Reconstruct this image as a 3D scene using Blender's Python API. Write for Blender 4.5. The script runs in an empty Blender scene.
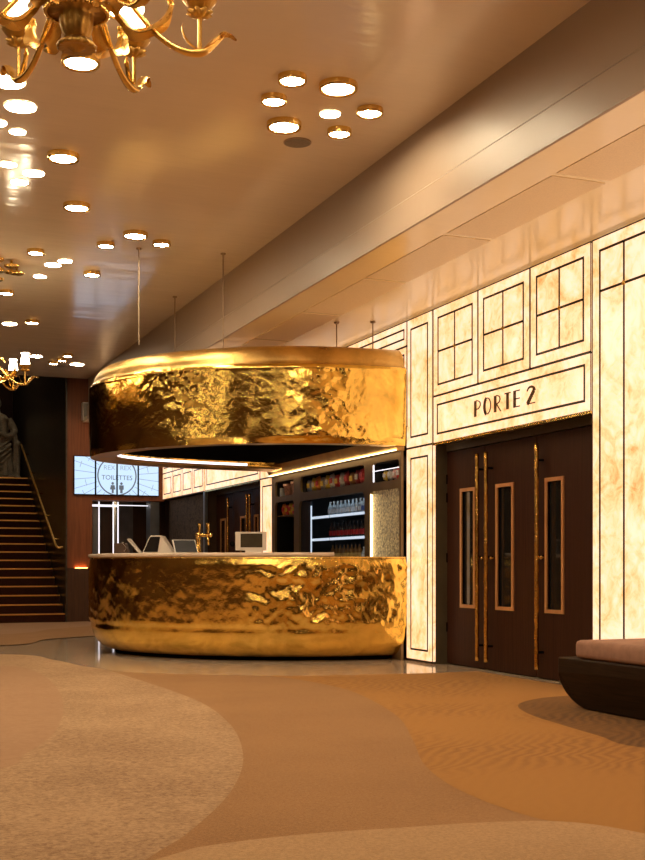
import bpy, bmesh, math, random
from mathutils import Vector, Matrix, noise
random.seed(7)
PI = math.pi
S = bpy.context.scene
COL = S.collection
H = 1.05                      # eye height
F = 1194.0                    # focal length in pixels of the 645x860 frame
TH = math.atan(485 / F)
CT, ST = math.cos(TH), math.sin(TH)
CEIL, SOF, WX = 4.59, 3.83, 5.92

# ------------------------------------------------------------------ survey helpers (photo measurement -> place in the hall)
def ray(px, py):
    l = (px - 322.5) / F
    return (l * CT + ST, CT - l * ST, (567 - py) / F)
def onX(px, py, x):
    d = ray(px, py); t = x / d[0]
    return Vector((x, d[1] * t, H + d[2] * t))
def onY(px, py, y):
    d = ray(px, py); t = y / d[1]
    return Vector((d[0] * t, y, H + d[2] * t))
def onZ(px, py, z):
    d = ray(px, py); t = (z - H) / d[2]
    return Vector((d[0] * t, d[1] * t, z))

# ------------------------------------------------------------------ materials
def new_mat(name):
    m = bpy.data.materials.new(name); m.use_nodes = True
    nt = m.node_tree
    return m, nt, nt.nodes['Principled BSDF']
def N(nt, t, **kw):
    n = nt.nodes.new(t)
    for k, v in kw.items():
        if k in n.inputs: n.inputs[k].default_value = v
        else: setattr(n, k, v)
    return n
def ramp(nt, fac, stops):
    r = nt.nodes.new('ShaderNodeValToRGB')
    e = r.color_ramp.elements
    while len(e) < len(stops): e.new(0.5)
    for el, (p, c) in zip(e, stops):
        el.position = p; el.color = (*c, 1)
    nt.links.new(fac, r.inputs['Fac'])
    return r.outputs['Color']
def coords(nt, scale=(1, 1, 1), rot=(0, 0, 0), src='Position'):
    if src == 'Position': o = nt.nodes.new('ShaderNodeNewGeometry').outputs['Position']
    else: o = nt.nodes.new('ShaderNodeTexCoord').outputs[src]
    mp = nt.nodes.new('ShaderNodeMapping')
    mp.inputs['Scale'].default_value = scale; mp.inputs['Rotation'].default_value = rot
    nt.links.new(o, mp.inputs['Vector'])
    return mp.outputs['Vector']
def tnoise(nt, vec, scale, detail=4, rough=.5, dist=0):
    n = N(nt, 'ShaderNodeTexNoise', Scale=scale, Detail=detail, Roughness=rough, Distortion=dist)
    nt.links.new(vec, n.inputs['Vector'])
    return n.outputs['Fac']
def bump(nt, bs, h, strength, dist=.01):
    b = N(nt, 'ShaderNodeBump', Strength=strength, Distance=dist)
    nt.links.new(h, b.inputs['Height']); nt.links.new(b.outputs['Normal'], bs.inputs['Normal'])
def simple(name, col, rough=.5, metal=0, emis=None, es=0, spec=.5, var=.12, vs=6, coat=0):
    m, nt, b = new_mat(name)
    if var:
        f = tnoise(nt, coords(nt, src='Object'), vs, 3)
        lo = tuple(c * (1 - var) for c in col); hi = tuple(min(1, c * (1 + var)) for c in col)
        nt.links.new(ramp(nt, f, [(.3, lo), (.7, hi)]), b.inputs['Base Color'])
    else: b.inputs['Base Color'].default_value = (*col, 1)
    b.inputs['Roughness'].default_value = rough; b.inputs['Metallic'].default_value = metal
    b.inputs['Specular IOR Level'].default_value = spec
    b.inputs['Coat Weight'].default_value = coat
    if emis:
        b.inputs['Emission Color'].default_value = (*emis, 1); b.inputs['Emission Strength'].default_value = es
    return m
def m_onyx():
    m, nt, b = new_mat('backlit_onyx')
    g = nt.nodes.new('ShaderNodeNewGeometry').outputs['Position']
    oi = nt.nodes.new('ShaderNodeObjectInfo').outputs['Random']
    v = N(nt, 'ShaderNodeVectorMath', operation='MULTIPLY_ADD')
    nt.links.new(g, v.inputs[0]); v.inputs[1].default_value = (1, 1, 1)
    cx = nt.nodes.new('ShaderNodeCombineXYZ')
    mu = N(nt, 'ShaderNodeMath', operation='MULTIPLY'); mu.inputs[1].default_value = 40
    nt.links.new(oi, mu.inputs[0])
    for i in range(3): nt.links.new(mu.outputs[0], cx.inputs[i])
    nt.links.new(cx.outputs[0], v.inputs[2])
    vec = v.outputs[0]
    f1 = tnoise(nt, vec, 1.7, 9, .62, 1.6)
    f2 = tnoise(nt, vec, 5.5, 8, .68, 2.2)
    a = N(nt, 'ShaderNodeMath', operation='MULTIPLY_ADD'); a.inputs[1].default_value = .55
    nt.links.new(f1, a.inputs[0])
    h = N(nt, 'ShaderNodeMath', operation='MULTIPLY'); h.inputs[1].default_value = .45
    nt.links.new(f2, h.inputs[0]); nt.links.new(h.outputs[0], a.inputs[2])
    c = ramp(nt, a.outputs[0], [(.32, (.52, .26, .06)), (.405, (.84, .52, .19)), (.47, (1.0, .66, .31)), (.565, (1, .80, .525)), (.8, (1, .845, .61))])
    mx = N(nt, 'ShaderNodeVectorMath', operation='MULTIPLY'); mx.inputs[1].default_value = (1.2, 1, 1)
    nt.links.new(c, mx.inputs[0]); nt.links.new(mx.outputs[0], b.inputs['Emission Color'])
    b.inputs['Base Color'].default_value = (.16, .13, .09, 1)
    b.inputs['Emission Strength'].default_value = 1.16
    b.inputs['Roughness'].default_value = .3
    return m
def m_wood(name, dark, light, scale=(14, 14, .7), rough=.35, coat=.2, spec=.5):
    m, nt, b = new_mat(name)
    v = coords(nt, scale)
    f = tnoise(nt, v, 2.2, 6, .6, .8)
    nt.links.new(ramp(nt, f, [(.3, dark), (.72, light)]), b.inputs['Base Color'])
    b.inputs['Roughness'].default_value = rough; b.inputs['Coat Weight'].default_value = coat; b.inputs['Specular IOR Level'].default_value = spec
    bump(nt, b, f, .08, .004)
    return m
def m_gold(name, col=(.92, .62, .15), rough=.085, fine=22, bs=.22):
    m, nt, b = new_mat(name)
    v = coords(nt, src='Object')
    f = tnoise(nt, v, fine, 5, .6, .4)
    g = tnoise(nt, v, 3.2, 4, .55, .5)
    nt.links.new(ramp(nt, g, [(.3, tuple(c * .72 for c in col)), (.65, tuple(min(1, c * 1.12) for c in col))]), b.inputs['Base Color'])
    b.inputs['Metallic'].default_value = 1
    r = N(nt, 'ShaderNodeMapRange'); r.inputs['To Min'].default_value = rough * .6; r.inputs['To Max'].default_value = rough * 1.9
    nt.links.new(g, r.inputs['Value']); nt.links.new(r.outputs[0], b.inputs['Roughness'])
    bump(nt, b, f, bs, .012)
    return m
def m_carpet(name, c1, c2, kind='speck', scale=70):
    m, nt, b = new_mat(name)
    v = coords(nt)
    pile = tnoise(nt, v, 260, 2, .6)
    if kind == 'speck':
        f = tnoise(nt, v, scale, 3, .7, .6)
        big = tnoise(nt, v, 1.1, 3)
        mx = N(nt, 'ShaderNodeMath', operation='MULTIPLY_ADD'); mx.inputs[1].default_value = .35
        nt.links.new(big, mx.inputs[0]); nt.links.new(f, mx.inputs[2])
        f = mx.outputs[0]
        col = ramp(nt, f, [(.52, c1), (.80, c2)])
    else:
        wv = N(nt, 'ShaderNodeTexWave', Scale=3.4, Distortion=15.0, Detail=3.0)
        wv.inputs['Detail Scale'].default_value = .42; wv.inputs['Detail Roughness'].default_value = .4
        nt.links.new(coords(nt, (1.0, 2.6, 1), (0, 0, .35)), wv.inputs['Vector'])
        bl = ramp(nt, tnoise(nt, v, .8, 3), [(.42, (.15, .15, .15)), (.62, (1, 1, 1))])
        f2 = N(nt, 'ShaderNodeMath', operation='MULTIPLY'); nt.links.new(wv.outputs['Fac'], f2.inputs[0]); nt.links.new(bl, f2.inputs[1])
        col = ramp(nt, f2.outputs[0], [(.05, c1), (1.0, c2)])
    nt.links.new(col, b.inputs['Base Color'])
    b.inputs['Roughness'].default_value = .95; b.inputs['Specular IOR Level'].default_value = .1
    b.inputs['Sheen Weight'].default_value = .15
    bump(nt, b, pile, .5, .006)
    return m
def m_marble(name, c1, c2, rough=.1, scale=1.4):
    m, nt, b = new_mat(name)
    v = coords(nt)
    f = tnoise(nt, v, scale, 9, .65, 1.8)
    nt.links.new(ramp(nt, f, [(.35, c1), (.5, c2), (.6, c1), (.75, c2)]), b.inputs['Base Color'])
    b.inputs['Roughness'].default_value = rough
    return m
M = {}
M['onyx'] = m_onyx()
M['inlay'] = simple('dark_bronze_inlay', (.045, .03, .012), .35, .6)
M['letter'] = simple('brown_bronze_letter', (.10, .045, .014), .4, .4)
M['back'] = simple('dark_wall_backing', (.05, .028, .016), .6)
M['lacq'] = simple('door_recess_paint', (.075, .06, .035), .4)
def m_ceiling(name, col, rough, bs, ior=1.5):
    m, nt, b = new_mat(name)
    v = coords(nt, (1, .45, 1))
    f = tnoise(nt, v, 1.3, 3, .5, .3)
    nt.links.new(ramp(nt, f, [(.3, tuple(c * .95 for c in col)), (.7, col)]), b.inputs['Base Color'])
    b.inputs['Roughness'].default_value = rough; b.inputs['IOR'].default_value = ior
    g = tnoise(nt, coords(nt, (.6, 2.2, 1)), 1.6, 4, .55)
    bump(nt, b, g, bs, .05)
    return m
M['ceil'] = m_ceiling('glossy_ceiling_lacquer', (.88, .765, .63), .14, .15, 1.95)
M['soffit'] = m_ceiling('glossy_soffit_lacquer', (.96, .85, .57), .2, .10, 2.1)
M['beam'] = m_ceiling('satin_beam_paint', (.36, .265, .195), .38, .05)
M['perf'] = simple('perforated_soffit_panel', (.88, .74, .50), .35, var=.06, vs=90)
M['door'] = m_wood('dark_walnut_door', (.024, .008, .004), (.052, .018, .009), (30, 30, .8), .5, 0, .15)
M['bench'] = m_wood('dark_bench_wood', (.012, .006, .003), (.032, .016, .008), (20, 1.2, 26), .5, 0, .15)
M['wood'] = m_wood('red_brown_wood', (.16, .045, .014), (.28, .085, .028), (16, 16, .6), .55, 0)
M['wooddk'] = m_wood('dark_brown_wood', (.05, .02, .01), (.10, .04, .018), (16, 16, .6), .4, .1)
M['visframe'] = m_wood('light_oak_frame', (.42, .19, .07), (.55, .27, .11), (30, 30, 2), .4, .2)
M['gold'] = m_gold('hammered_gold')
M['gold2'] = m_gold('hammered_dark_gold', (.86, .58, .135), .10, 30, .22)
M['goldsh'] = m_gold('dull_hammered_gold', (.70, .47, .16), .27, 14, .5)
M['goldlip'] = m_gold('brushed_gold_lip', (.55, .33, .12), .3, 20, .2)
M['brass'] = m_gold('polished_brass', (.84, .56, .17), .2, 30, .08)
M['antbrass'] = m_gold('antique_brass', (.48, .29, .08), .3, 60, .3)
M['satbrass'] = simple('satin_brass', (.85, .52, .16), .42, .55)
M['handle'] = m_gold('hammered_brass_handle', (.85, .52, .13), .16, 22, .6)
M['bronze'] = simple('dark_olive_bronze', (.24, .155, .07), .42, .3)
M['black'] = simple('black_paint', (.008, .007, .007), .6, var=0, spec=0)
M['void'] = simple('very_dark_interior', (.012, .009, .008), .7, var=0)
M['quartz'] = simple('pale_quartz', (.75, .62, .52), .25)
M['marble'] = m_marble('grey_brown_marble', (.42, .32, .24), (.60, .48, .37), .09)
M['darkstone'] = m_marble('dark_polished_stone', (.018, .014, .010), (.06, .048, .035), .3, 3.0)
M['stair'] = m_carpet('dark_red_stair_carpet', (.02, .006, .003), (.05, .014, .006))
M['nosing'] = simple('brass_nosing', (.75, .38, .1), .35, .8)
M['statue'] = m_marble('carved_grey_stone', (.30, .25, .19), (.50, .43, .34), .7, 6)
M['glass'] = simple('dark_glass', (.02, .018, .016), .04, var=0); M['glass'].node_tree.nodes['Principled BSDF'].inputs['Transmission Weight'].default_value = .35
M['white'] = simple('white_plastic', (.7, .64, .58), .4, var=.03)
M['screen'] = simple('dark_screen', (.02, .018, .018), .12, var=0)
M['steel'] = simple('blue_grey_steel', (.16, .19, .24), .3, .5)
M['taupe'] = simple('taupe_wall', (.20, .17, .14), .6)
M['rod'] = simple('thin_steel_rod', (.34, .25, .17), .6, .1)
M['cush'] = simple('mauve_brown_upholstery', (.30, .165, .115), .85, var=.14, vs=14)
M['grille'] = simple('grey_speaker_grille', (.26, .22, .19), .7, var=.15, vs=80)
WARM = (1, .70, .40)
M['disc'] = simple('lit_diffuser', (.9, .85, .75), .4, emis=(1, .81, .53), es=108, var=0)
M['shade'] = simple('lit_glass_shade', (.95, .9, .8), .3, emis=(1, .81, .52), es=24, var=0)
M['ledw'] = simple('cool_led_strip', (.9, .9, .9), .4, emis=(.95, .88, .95), es=2.2, var=0)
M['ledy'] = simple('warm_led_strip', (.9, .8, .6), .4, emis=(1, .72, .34), es=7, var=0)
M['tube'] = simple('white_light_line', (.9, .9, .9), .4, emis=(.92, .9, 1), es=1.25, var=0)
M['fridgeled'] = simple('fridge_light', (.9, .9, 1), .4, emis=(.74, .88, 1), es=5, var=0)
M['display'] = simple('lit_display', (.1, .1, .1), .3, emis=(.54, .76, 1), es=1.12, var=0)
M['dispink'] = simple('display_graphic', (.05, .05, .06), .5, emis=(.09, .12, .15), es=1, var=0)
M['displine'] = simple('display_rays', (.1, .1, .1), .5, emis=(.28, .40, .48), es=1, var=0)
M['steelglow'] = simple('glowing_edge', (.6, .65, .7), .3, emis=(.7, .84, 1), es=.8, var=0)  # brightness of shelf rails and frame edge put in as emission
M['carA'] = m_carpet('beige_speckled_carpet', (0.252, 0.142, 0.071), (0.470, 0.310, 0.176), scale=42)
M['carA2'] = m_carpet('tan_carpet', (0.336, 0.189, 0.101), (0.386, 0.232, 0.130), scale=20)
M['carB'] = m_carpet('brown_carpet', (0.252, 0.125, 0.046), (0.353, 0.189, 0.076), scale=80)
M['carC'] = m_carpet('orange_grained_carpet', (0.370, 0.172, 0.035), (0.277, 0.120, 0.023), 'grain')
M['carD'] = m_carpet('dark_grained_carpet', (0.185, 0.082, 0.017), (0.101, 0.040, 0.008), 'grain')  # darker carpet field, with the bench's contact shadow in the colour
M['carE'] = m_carpet('light_tan_carpet', (0.336, 0.202, 0.097), (0.462, 0.292, 0.151), scale=60)

# ------------------------------------------------------------------ object helpers
def tag(o, label=None, cat=None, group=None, kind=None):
    if label: o['label'] = label
    if cat: o['category'] = cat
    if group: o['group'] = group
    if kind: o['kind'] = kind
    return o
def empty(name, loc, label=None, cat=None, group=None, kind=None):
    o = bpy.data.objects.new(name, None); COL.objects.link(o)
    o.location = loc; o.empty_display_size = .1
    return tag(o, label, cat, group, kind)
def wloc(o):
    v = Vector(o.location)
    while o.parent: o = o.parent; v += Vector(o.location)
    return v
class MB:
    def __init__(s): s.v = []; s.f = []; s.m = []
    def add(s, vs, fs, mi=0):
        b = len(s.v); s.v += [Vector(p) for p in vs]
        for f in fs: s.f.append([b + i for i in f]); s.m.append(mi)
        return s
    def box(s, x0, x1, y0, y1, z0, z1, mi=0):
        vs = [(x, y, z) for x in (x0, x1) for y in (y0, y1) for z in (z0, z1)]
        return s.add(vs, [(0, 1, 3, 2), (4, 6, 7, 5), (0, 4, 5, 1), (2, 3, 7, 6), (0, 2, 6, 4), (1, 5, 7, 3)], mi)
    def tube(s, pts, rad, seg=10, caps=True, flat=1.0):
        pts = [Vector(p) for p in pts]; n = len(pts)
        if not hasattr(rad, '__len__'): rad = [rad] * n
        t0 = (pts[1] - pts[0]).normalized()
        up = Vector((0, 0, 1)) if abs(t0.z) < .9 else Vector((1, 0, 0))
        a = t0.cross(up).normalized(); vs = []; fs = []
        for i in range(n):
            t = (pts[min(i + 1, n - 1)] - pts[max(i - 1, 0)]).normalized()
            a = (a - t * a.dot(t)).normalized(); b = t.cross(a)
            for k in range(seg):
                w = 2 * PI * k / seg
                vs.append(pts[i] + a * (math.cos(w) * rad[i]) + b * (math.sin(w) * rad[i] * flat))
        for i in range(n - 1):
            for k in range(seg):
                k2 = (k + 1) % seg
                fs.append((i * seg + k, i * seg + k2, (i + 1) * seg + k2, (i + 1) * seg + k))
        if caps: fs.append(tuple(range(seg - 1, -1, -1))); fs.append(tuple((n - 1) * seg + k for k in range(seg)))
        return s.add(vs, fs)
    def lathe(s, prof, c, seg=24, mod=None, caps=True):
        vs = []; fs = []; n = len(prof); c = Vector(c)
        for i, (r, z) in enumerate(prof):
            for k in range(seg):
                w = 2 * PI * k / seg
                q = r * (mod(w, i) if mod else 1)
                vs.append(c + Vector((q * math.cos(w), q * math.sin(w), z)))
        for i in range(n - 1):
            for k in range(seg):
                k2 = (k + 1) % seg
                fs.append((i * seg + k, i * seg + k2, (i + 1) * seg + k2, (i + 1) * seg + k))
        if caps: fs.append(tuple(range(seg - 1, -1, -1))); fs.append(tuple((n - 1) * seg + k for k in range(seg)))
        return s.add(vs, fs)
    def sphere(s, c, r, seg=10, sc=(1, 1, 1)):
        vs = []; fs = []; c = Vector(c); rings = max(5, seg // 2 + 1)
        for i in range(rings + 1):
            p = PI * i / rings
            for k in range(seg):
                w = 2 * PI * k / seg
                vs.append(c + Vector((r * sc[0] * math.sin(p) * math.cos(w), r * sc[1] * math.sin(p) * math.sin(w), r * sc[2] * math.cos(p))))
        for i in range(rings):
            for k in range(seg):
                k2 = (k + 1) % seg
                fs.append((i * seg + k, (i + 1) * seg + k, (i + 1) * seg + k2, i * seg + k2))
        return s.add(vs, fs)
    def prism(s, poly, axis, a0, a1):
        """poly in the plane of the two other axes, extruded along axis from a0 to a1"""
        def mk(p, a): return {'x': (a, p[0], p[1]), 'y': (p[0], a, p[1]), 'z': (p[0], p[1], a)}[axis]
        n = len(poly)
        vs = [mk(p, a0) for p in poly] + [mk(p, a1) for p in poly]
        fs = [tuple(range(n - 1, -1, -1)), tuple(range(n, 2 * n))] + [(i, (i + 1) % n, n + (i + 1) % n, n + i) for i in range(n)]
        return s.add(vs, fs)
    def rotz(s, ang, c):
        R = Matrix.Rotation(ang, 3, 'Z'); c = Vector(c)
        s.v = [c + R @ (p - c) for p in s.v]; return s
    def build(s, name, mat, parent=None, smooth=False, bevel=0, origin=None, wn=True):
        if parent: o0 = wloc(parent)
        elif origin is not None: o0 = Vector(origin)
        else:
            xs = [p.x for p in s.v]; ys = [p.y for p in s.v]
            o0 = Vector(((min(xs) + max(xs)) / 2, (min(ys) + max(ys)) / 2, min(p.z for p in s.v)))
        me = bpy.data.meshes.new(name)
        bm = bmesh.new()
        bv = [bm.verts.new(p - o0) for p in s.v]
        for f, mi in zip(s.f, s.m):
            try:
                fc = bm.faces.new([bv[i] for i in f]); fc.material_index = mi; fc.smooth = smooth
            except ValueError: pass
        bmesh.ops.remove_doubles(bm, verts=bm.verts, dist=1e-5)
        bmesh.ops.recalc_face_normals(bm, faces=bm.faces)
        bm.to_mesh(me); bm.free()
        for m_ in (mat if isinstance(mat, (list, tuple)) else [mat]): me.materials.append(m_)
        o = bpy.data.objects.new(name, me); COL.objects.link(o)
        if parent: o.parent = parent
        else: o.location = o0
        if bevel:
            b = o.modifiers.new('bevel', 'BEVEL'); b.width = bevel; b.segments = 3; b.limit_method = 'ANGLE'
        return o
def dup(root, loc, label=None, group=None):
    r = root.copy(); COL.objects.link(r); r.location = loc
    if label: r['label'] = label
    if group: r['group'] = group
    for ch in list(root.children):
        c = ch.copy(); COL.objects.link(c); c.parent = r
        for g in list(ch.children):
            d = g.copy(); COL.objects.link(d); d.parent = c
    return r
def spline(pts, n=8, closed=False):
    P = [Vector(p) for p in pts]; out = []; L = len(P)
    rng = range(L) if closed else range(L - 1)
    for i in rng:
        g = (lambda k: P[k % L]) if closed else (lambda k: P[max(0, min(L - 1, k))])
        p0, p1, p2, p3 = g(i - 1), g(i), g(i + 1), g(i + 2)
        for k in range(n):
            t = k / n
            out.append(.5 * ((2 * p1) + (p2 - p0) * t + (2 * p0 - 5 * p1 + 4 * p2 - p3) * t * t + (3 * p1 - p0 - 3 * p2 + p3) * t ** 3))
    if not closed: out.append(P[-1])
    return out
def rrect(x0, x1, y0, y1, r, n=5):
    out = []
    for cx, cy, a0 in ((x1 - r, y1 - r, 0), (x0 + r, y1 - r, PI / 2), (x0 + r, y0 + r, PI), (x1 - r, y0 + r, 1.5 * PI)):
        for k in range(n + 1):
            a = a0 + PI / 2 * k / n; out.append((cx + r * math.cos(a), cy + r * math.sin(a)))
    return out
def plate_mesh(loops, x0, x1):
    """a sheet in the Y-Z plane with holes, from x0 to x1 thick"""
    cu = bpy.data.curves.new('tmp', 'CURVE'); cu.dimensions = '2D'; cu.fill_mode = 'BOTH'; cu.extrude = (x1 - x0) / 2
    for lp in loops:
        sp = cu.splines.new('POLY'); sp.points.add(len(lp) - 1); sp.use_cyclic_u = True
        for q, p in zip(sp.points, lp): q.co = (p[0], p[1], 0, 1)
    ob = bpy.data.objects.new('tmp', cu); COL.objects.link(ob)
    dg = bpy.context.evaluated_depsgraph_get(); dg.update()
    me = bpy.data.meshes.new_from_object(ob.evaluated_get(dg))
    mb = MB(); xm = (x0 + x1) / 2
    mb.add([(xm + v.co.z, v.co.x, v.co.y) for v in me.vertices], [tuple(p.vertices) for p in me.polygons])
    bpy.data.objects.remove(ob); bpy.data.curves.remove(cu); bpy.data.meshes.remove(me)
    return mb
def text_mb(txt, size, place):
    cu = bpy.data.curves.new('tmp', 'FONT'); cu.body = txt; cu.size = size; cu.align_x = 'CENTER'; cu.extrude = .001
    ob = bpy.data.objects.new('tmp', cu); COL.objects.link(ob)
    dg = bpy.context.evaluated_depsgraph_get(); dg.update()
    me = bpy.data.meshes.new_from_object(ob.evaluated_get(dg))
    mb = MB(); mb.add([place(v.co) for v in me.vertices], [tuple(p.vertices) for p in me.polygons])
    bpy.data.objects.remove(ob); bpy.data.curves.remove(cu); bpy.data.meshes.remove(me)
    return mb

# ------------------------------------------------------------------ camera
cam = bpy.data.cameras.new('camera'); co = bpy.data.objects.new('camera', cam); COL.objects.link(co)
co.location = (0, 0, H); co.rotation_euler = (PI / 2, 0, -TH)
cam.sensor_width = 36; cam.sensor_fit = 'AUTO'; cam.lens = F * 36 / 860; cam.shift_y = 137 / 860
cam.clip_end = 200
S.camera = co

# ------------------------------------------------------------------ shell
def struct(name, mb, mat, parent=None, **k):
    o = mb.build(name, mat, parent, **k)
    if not parent: o['kind'] = 'structure'
    return o
fl = struct('floor', MB().box(-6, 8, -5.2, 31, -.1, 0), M['marble'])
ce = struct('ceiling', MB().box(-6, 4.36, -5.2, 22.3, CEIL, CEIL + .1).box(-6, 4.36, 22.3, 22.5, CEIL, 7), M['ceil'])
struct('wall_left', MB().box(-5.7, -5.5, -5.2, 31, 0, 7), M['wooddk'])
struct('wall_back', MB().box(-5.7, 8, -5.2, -5.0, 0, CEIL), M['wooddk'])
bmb = MB().prism([(4.335, SOF - .002), (4.335, SOF + .24), (4.36, SOF + .265), (4.36, CEIL + .1), (4.6, CEIL + .1), (4.6, SOF + .09), (4.36, SOF + .09), (4.36, SOF - .002)], 'y', -5.0, 22.4)
struct('trim_1', bmb, M['beam'])
so = struct('soffit', MB().box(4.362, 6.0, -5.0, 23, SOF, SOF + .08), M['soffit'])
y = 2.3
while y < 21:
    MB().box(4.70, 5.15, y + .02, y + 1.60, SOF - .004, SOF + .01).build('perforated_panel', M['perf'], so)
    y += 1.64

# --- right wall: dark backing with openings, onyx panels as its parts
BAYS = [(8.52, 11.42), (17.09, 20.0), (20.06, 22.92)]
wr = MB()
TX = 7.7
wr.box(5.965, TX, -5.0, 23.2, 2.375, SOF + .8)            # above the door heads
wr.box(5.965, TX, -5.0, 8.44, 0, 2.375)
wr.box(5.965, TX, 11.50, 12.10, 0, 2.375)
wr.box(6.5, TX, 12.10, 16.42, 0, 2.375)
wr.box(5.965, TX, 16.42, 17.02, 0, 2.375)
wr.box(5.965, TX, 20.0, 20.06, 0, 2.375)
wr.box(6.45, TX, 20.06, 22.92, 0, 2.375)
wr.box(7.6, TX, 8.44, 11.5, 0, 2.375).box(7.6, TX, 17.02, 20.0, 0, 2.375)
WR = struct('wall_right', wr, M['back'], origin=(5.965, 0, 0))
def panel(y0, y1, z0, z1, ins=.09, vs=(), hs=(), node=False, gap=.012):
    p = MB().box(WX, WX + .04, y0 + gap, y1 - gap, z0 + gap, z1 - gap).build('onyx_panel', M['onyx'], WR)
    a, b, c, d = y0 + ins, y1 - ins, z0 + ins, z1 - ins
    w = .0105; x0, x1 = WX - .003, WX + .002
    il = MB()
    il.box(x0, x1, a - w, a + w, c - w, d + w).box(x0, x1, b - w, b + w, c - w, d + w)
    il.box(x0, x1, a, b, c - w, c + w).box(x0, x1, a, b, d - w, d + w)
    g_ = .013
    il.box(x0 + .002, x1, y0, y0 + g_, z0, z1).box(x0 + .002, x1, y1 - g_, y1, z0, z1).box(x0 + .002, x1, y0, y1, z0, z0 + g_ * .8).box(x0 + .002, x1, y0, y1, z1 - g_ * .8, z1)
    for v in vs: il.box(x0, x1, v - w, v + w, c, d)
    for h_ in hs: il.box(x0, x1, a, b, h_ - w, h_ + w)
    il.build('inlay_line', M['inlay'], p)
    if node:
        for v in vs:
            for h_ in hs:
                r = .026
                MB().prism([(v - r, h_), (v, h_ - r), (v + r, h_), (v, h_ + r)], 'x', x0 - .004, x1).build('inlay_node', M['brass'], p)
    return p
def bay(y0, y1, n=3):
    panel(y0, y1, 2.37, 2.876, .10)
    w = (y1 - y0) / n
    for k in range(n):
        a, b = y0 + k * w, y0 + (k + 1) * w
        panel(a, b, 2.876, SOF - .015, .115, vs=((a + b) / 2,), hs=((2.876 + SOF) / 2 - .01,), node=True)
bay(*BAYS[0]); bay(*BAYS[1])
y0, y1 = BAYS[2]
for k in range(4):
    a = y0 + (y1 - y0) * k / 4
    panel(a, a + (y1 - y0) / 4, 2.37, 2.876, .1)
    panel(a, a + (y1 - y0) / 4, 2.876, SOF - .015, .1)
for a, b in ((11.43, 12.075), (16.42, 17.08)):
    panel(a, b, 2.375, SOF - .015, .12)
    panel(a, b, .02, 2.375, .12)
# big pane behind the bench and its repeats out of frame
panel(7.62, 8.51, .30, SOF - .015, .115, vs=(8.065,), hs=(3.36,), node=True)
for k in range(10):
    a = 7.60 - 1.12 * (k + 1)
    panel(a, a + 1.1, .30, SOF - .015, .115, vs=(a + .55,), hs=(3.36,), node=True)
# above the bar
for a, b in ((12.04, 14.2), (14.2, 16.41)):
    panel(a, b, 3.53, SOF - .015, .09)
    panel(a, b, 2.62, 3.53, .09)
struct('baseboard_right', MB().box(5.93, 5.965, -5, 8.51, 0, .29), M['wooddk'])

# --- doors
XD = 6.13
def knob(mb, y, z):
    mb.tube([(XD, y, z), (XD - .03, y, z)], .008, 8); mb.sphere((XD - .04, y, z), .018, 8)
def leaf(parent, y0, y1, wy0, wy1, hy, ky, top=2.29):
    e = MB()
    a, b, c, d = wy0 + .035, wy1 - .035, .655, 1.845
    pm = plate_mesh([[(y0 + .004, .012), (y1 - .004, .012), (y1 - .004, top), (y0 + .004, top)], [(a, c), (b, c), (b, d), (a, d)]], XD, XD + .05)
    L = pm.build('door_leaf', M['door'], parent)
    fm = plate_mesh([[(wy0, .62), (wy1, .62), (wy1, 1.88), (wy0, 1.88)], [(a, c), (b, c), (b, d), (a, d)]], XD - .014, XD + .03)
    fm.build('window_frame', M['visframe'], L)
    MB().box(XD + .02, XD + .026, a, b, c, d).build('window_glass', M['glass'], L)
    hb = MB()
    prof = []
    hs = [.09 + 2.12 * k / 40 for k in range(41)]
    hb.tube([(XD - .075 + .0015 * math.sin(k * 1.9), hy + .0015 * math.sin(k * 1.3), z) for k, z in enumerate(hs)], [.021 + .0012 * math.sin(k * 2.3) for k in range(41)], 12)
    hb.build('pull_handle', M['handle'], L, smooth=True)
    sb = MB()
    for z in (.25, 1.15, 2.05): sb.tube([(XD, hy, z), (XD - .06, hy, z)], .012, 8)
    sb.build('handle_bracket', M['black'], L)
    kb = MB(); knob(kb, ky, 1.14); kb.build('door_knob', M['brass'], L, smooth=True)
    return L
def doorway(name, y0, y1, leaves, label):
    D = empty(name, (XD, (y0 + y1) / 2, 0), label, kind='structure')
    fr = MB().box(XD - .01, XD + .09, y0 - .08, y1 + .08, 2.30, 2.375)
    fr.box(5.97, XD + .09, y1 + .075, y1 + .09, 0, 2.375).box(5.97, XD + .09, y0 - .09, y0 - .075, 0, 2.375)
    fr.build('door_frame', M['lacq'], D)
    MB().box(WX - .006, 5.965, y0, y1, 2.352, 2.374).build('head_trim', M['brass'], D)
    for lf in leaves: leaf(D, *lf)
    return D
D1 = doorway('door_1', 8.52, 11.42, [(10.68, 11.50, 10.87, 11.19, 10.71, 10.67), (9.71, 10.675, 10.11, 10.45, 10.53, 10.49), (8.46, 9.705, 9.24, 9.55, 9.59, 9.57)], 'dark walnut triple doors with long brass pulls under the lettering')
hg = MB()
for z in (.35, 1.1, 1.75, 1.95): hg.box(XD - .012, XD + .01, 11.485, 11.512, z, z + .1)
hg.build('hinge', M['black'], D1)
D2 = doorway('door_2', 17.09, 20.0, [(19.05, 20.07, 19.45, 19.75, 19.12, 19.2), (18.05, 19.045, 18.35, 18.65, 18.12, 18.2), (17.05, 18.045, 17.75, 17.95, 17.98, 17.8)], 'dark doors with brass pulls seen over the bar counter')
# foyer rails seen through the door glass
tag(MB().tube([(7.2, 8.5, 1.08), (7.2, 11.4, 1.08)], .03, 8).build('handrail', M['white']), 'pale handrail behind the small windows of the walnut doors', 'rail')

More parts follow.
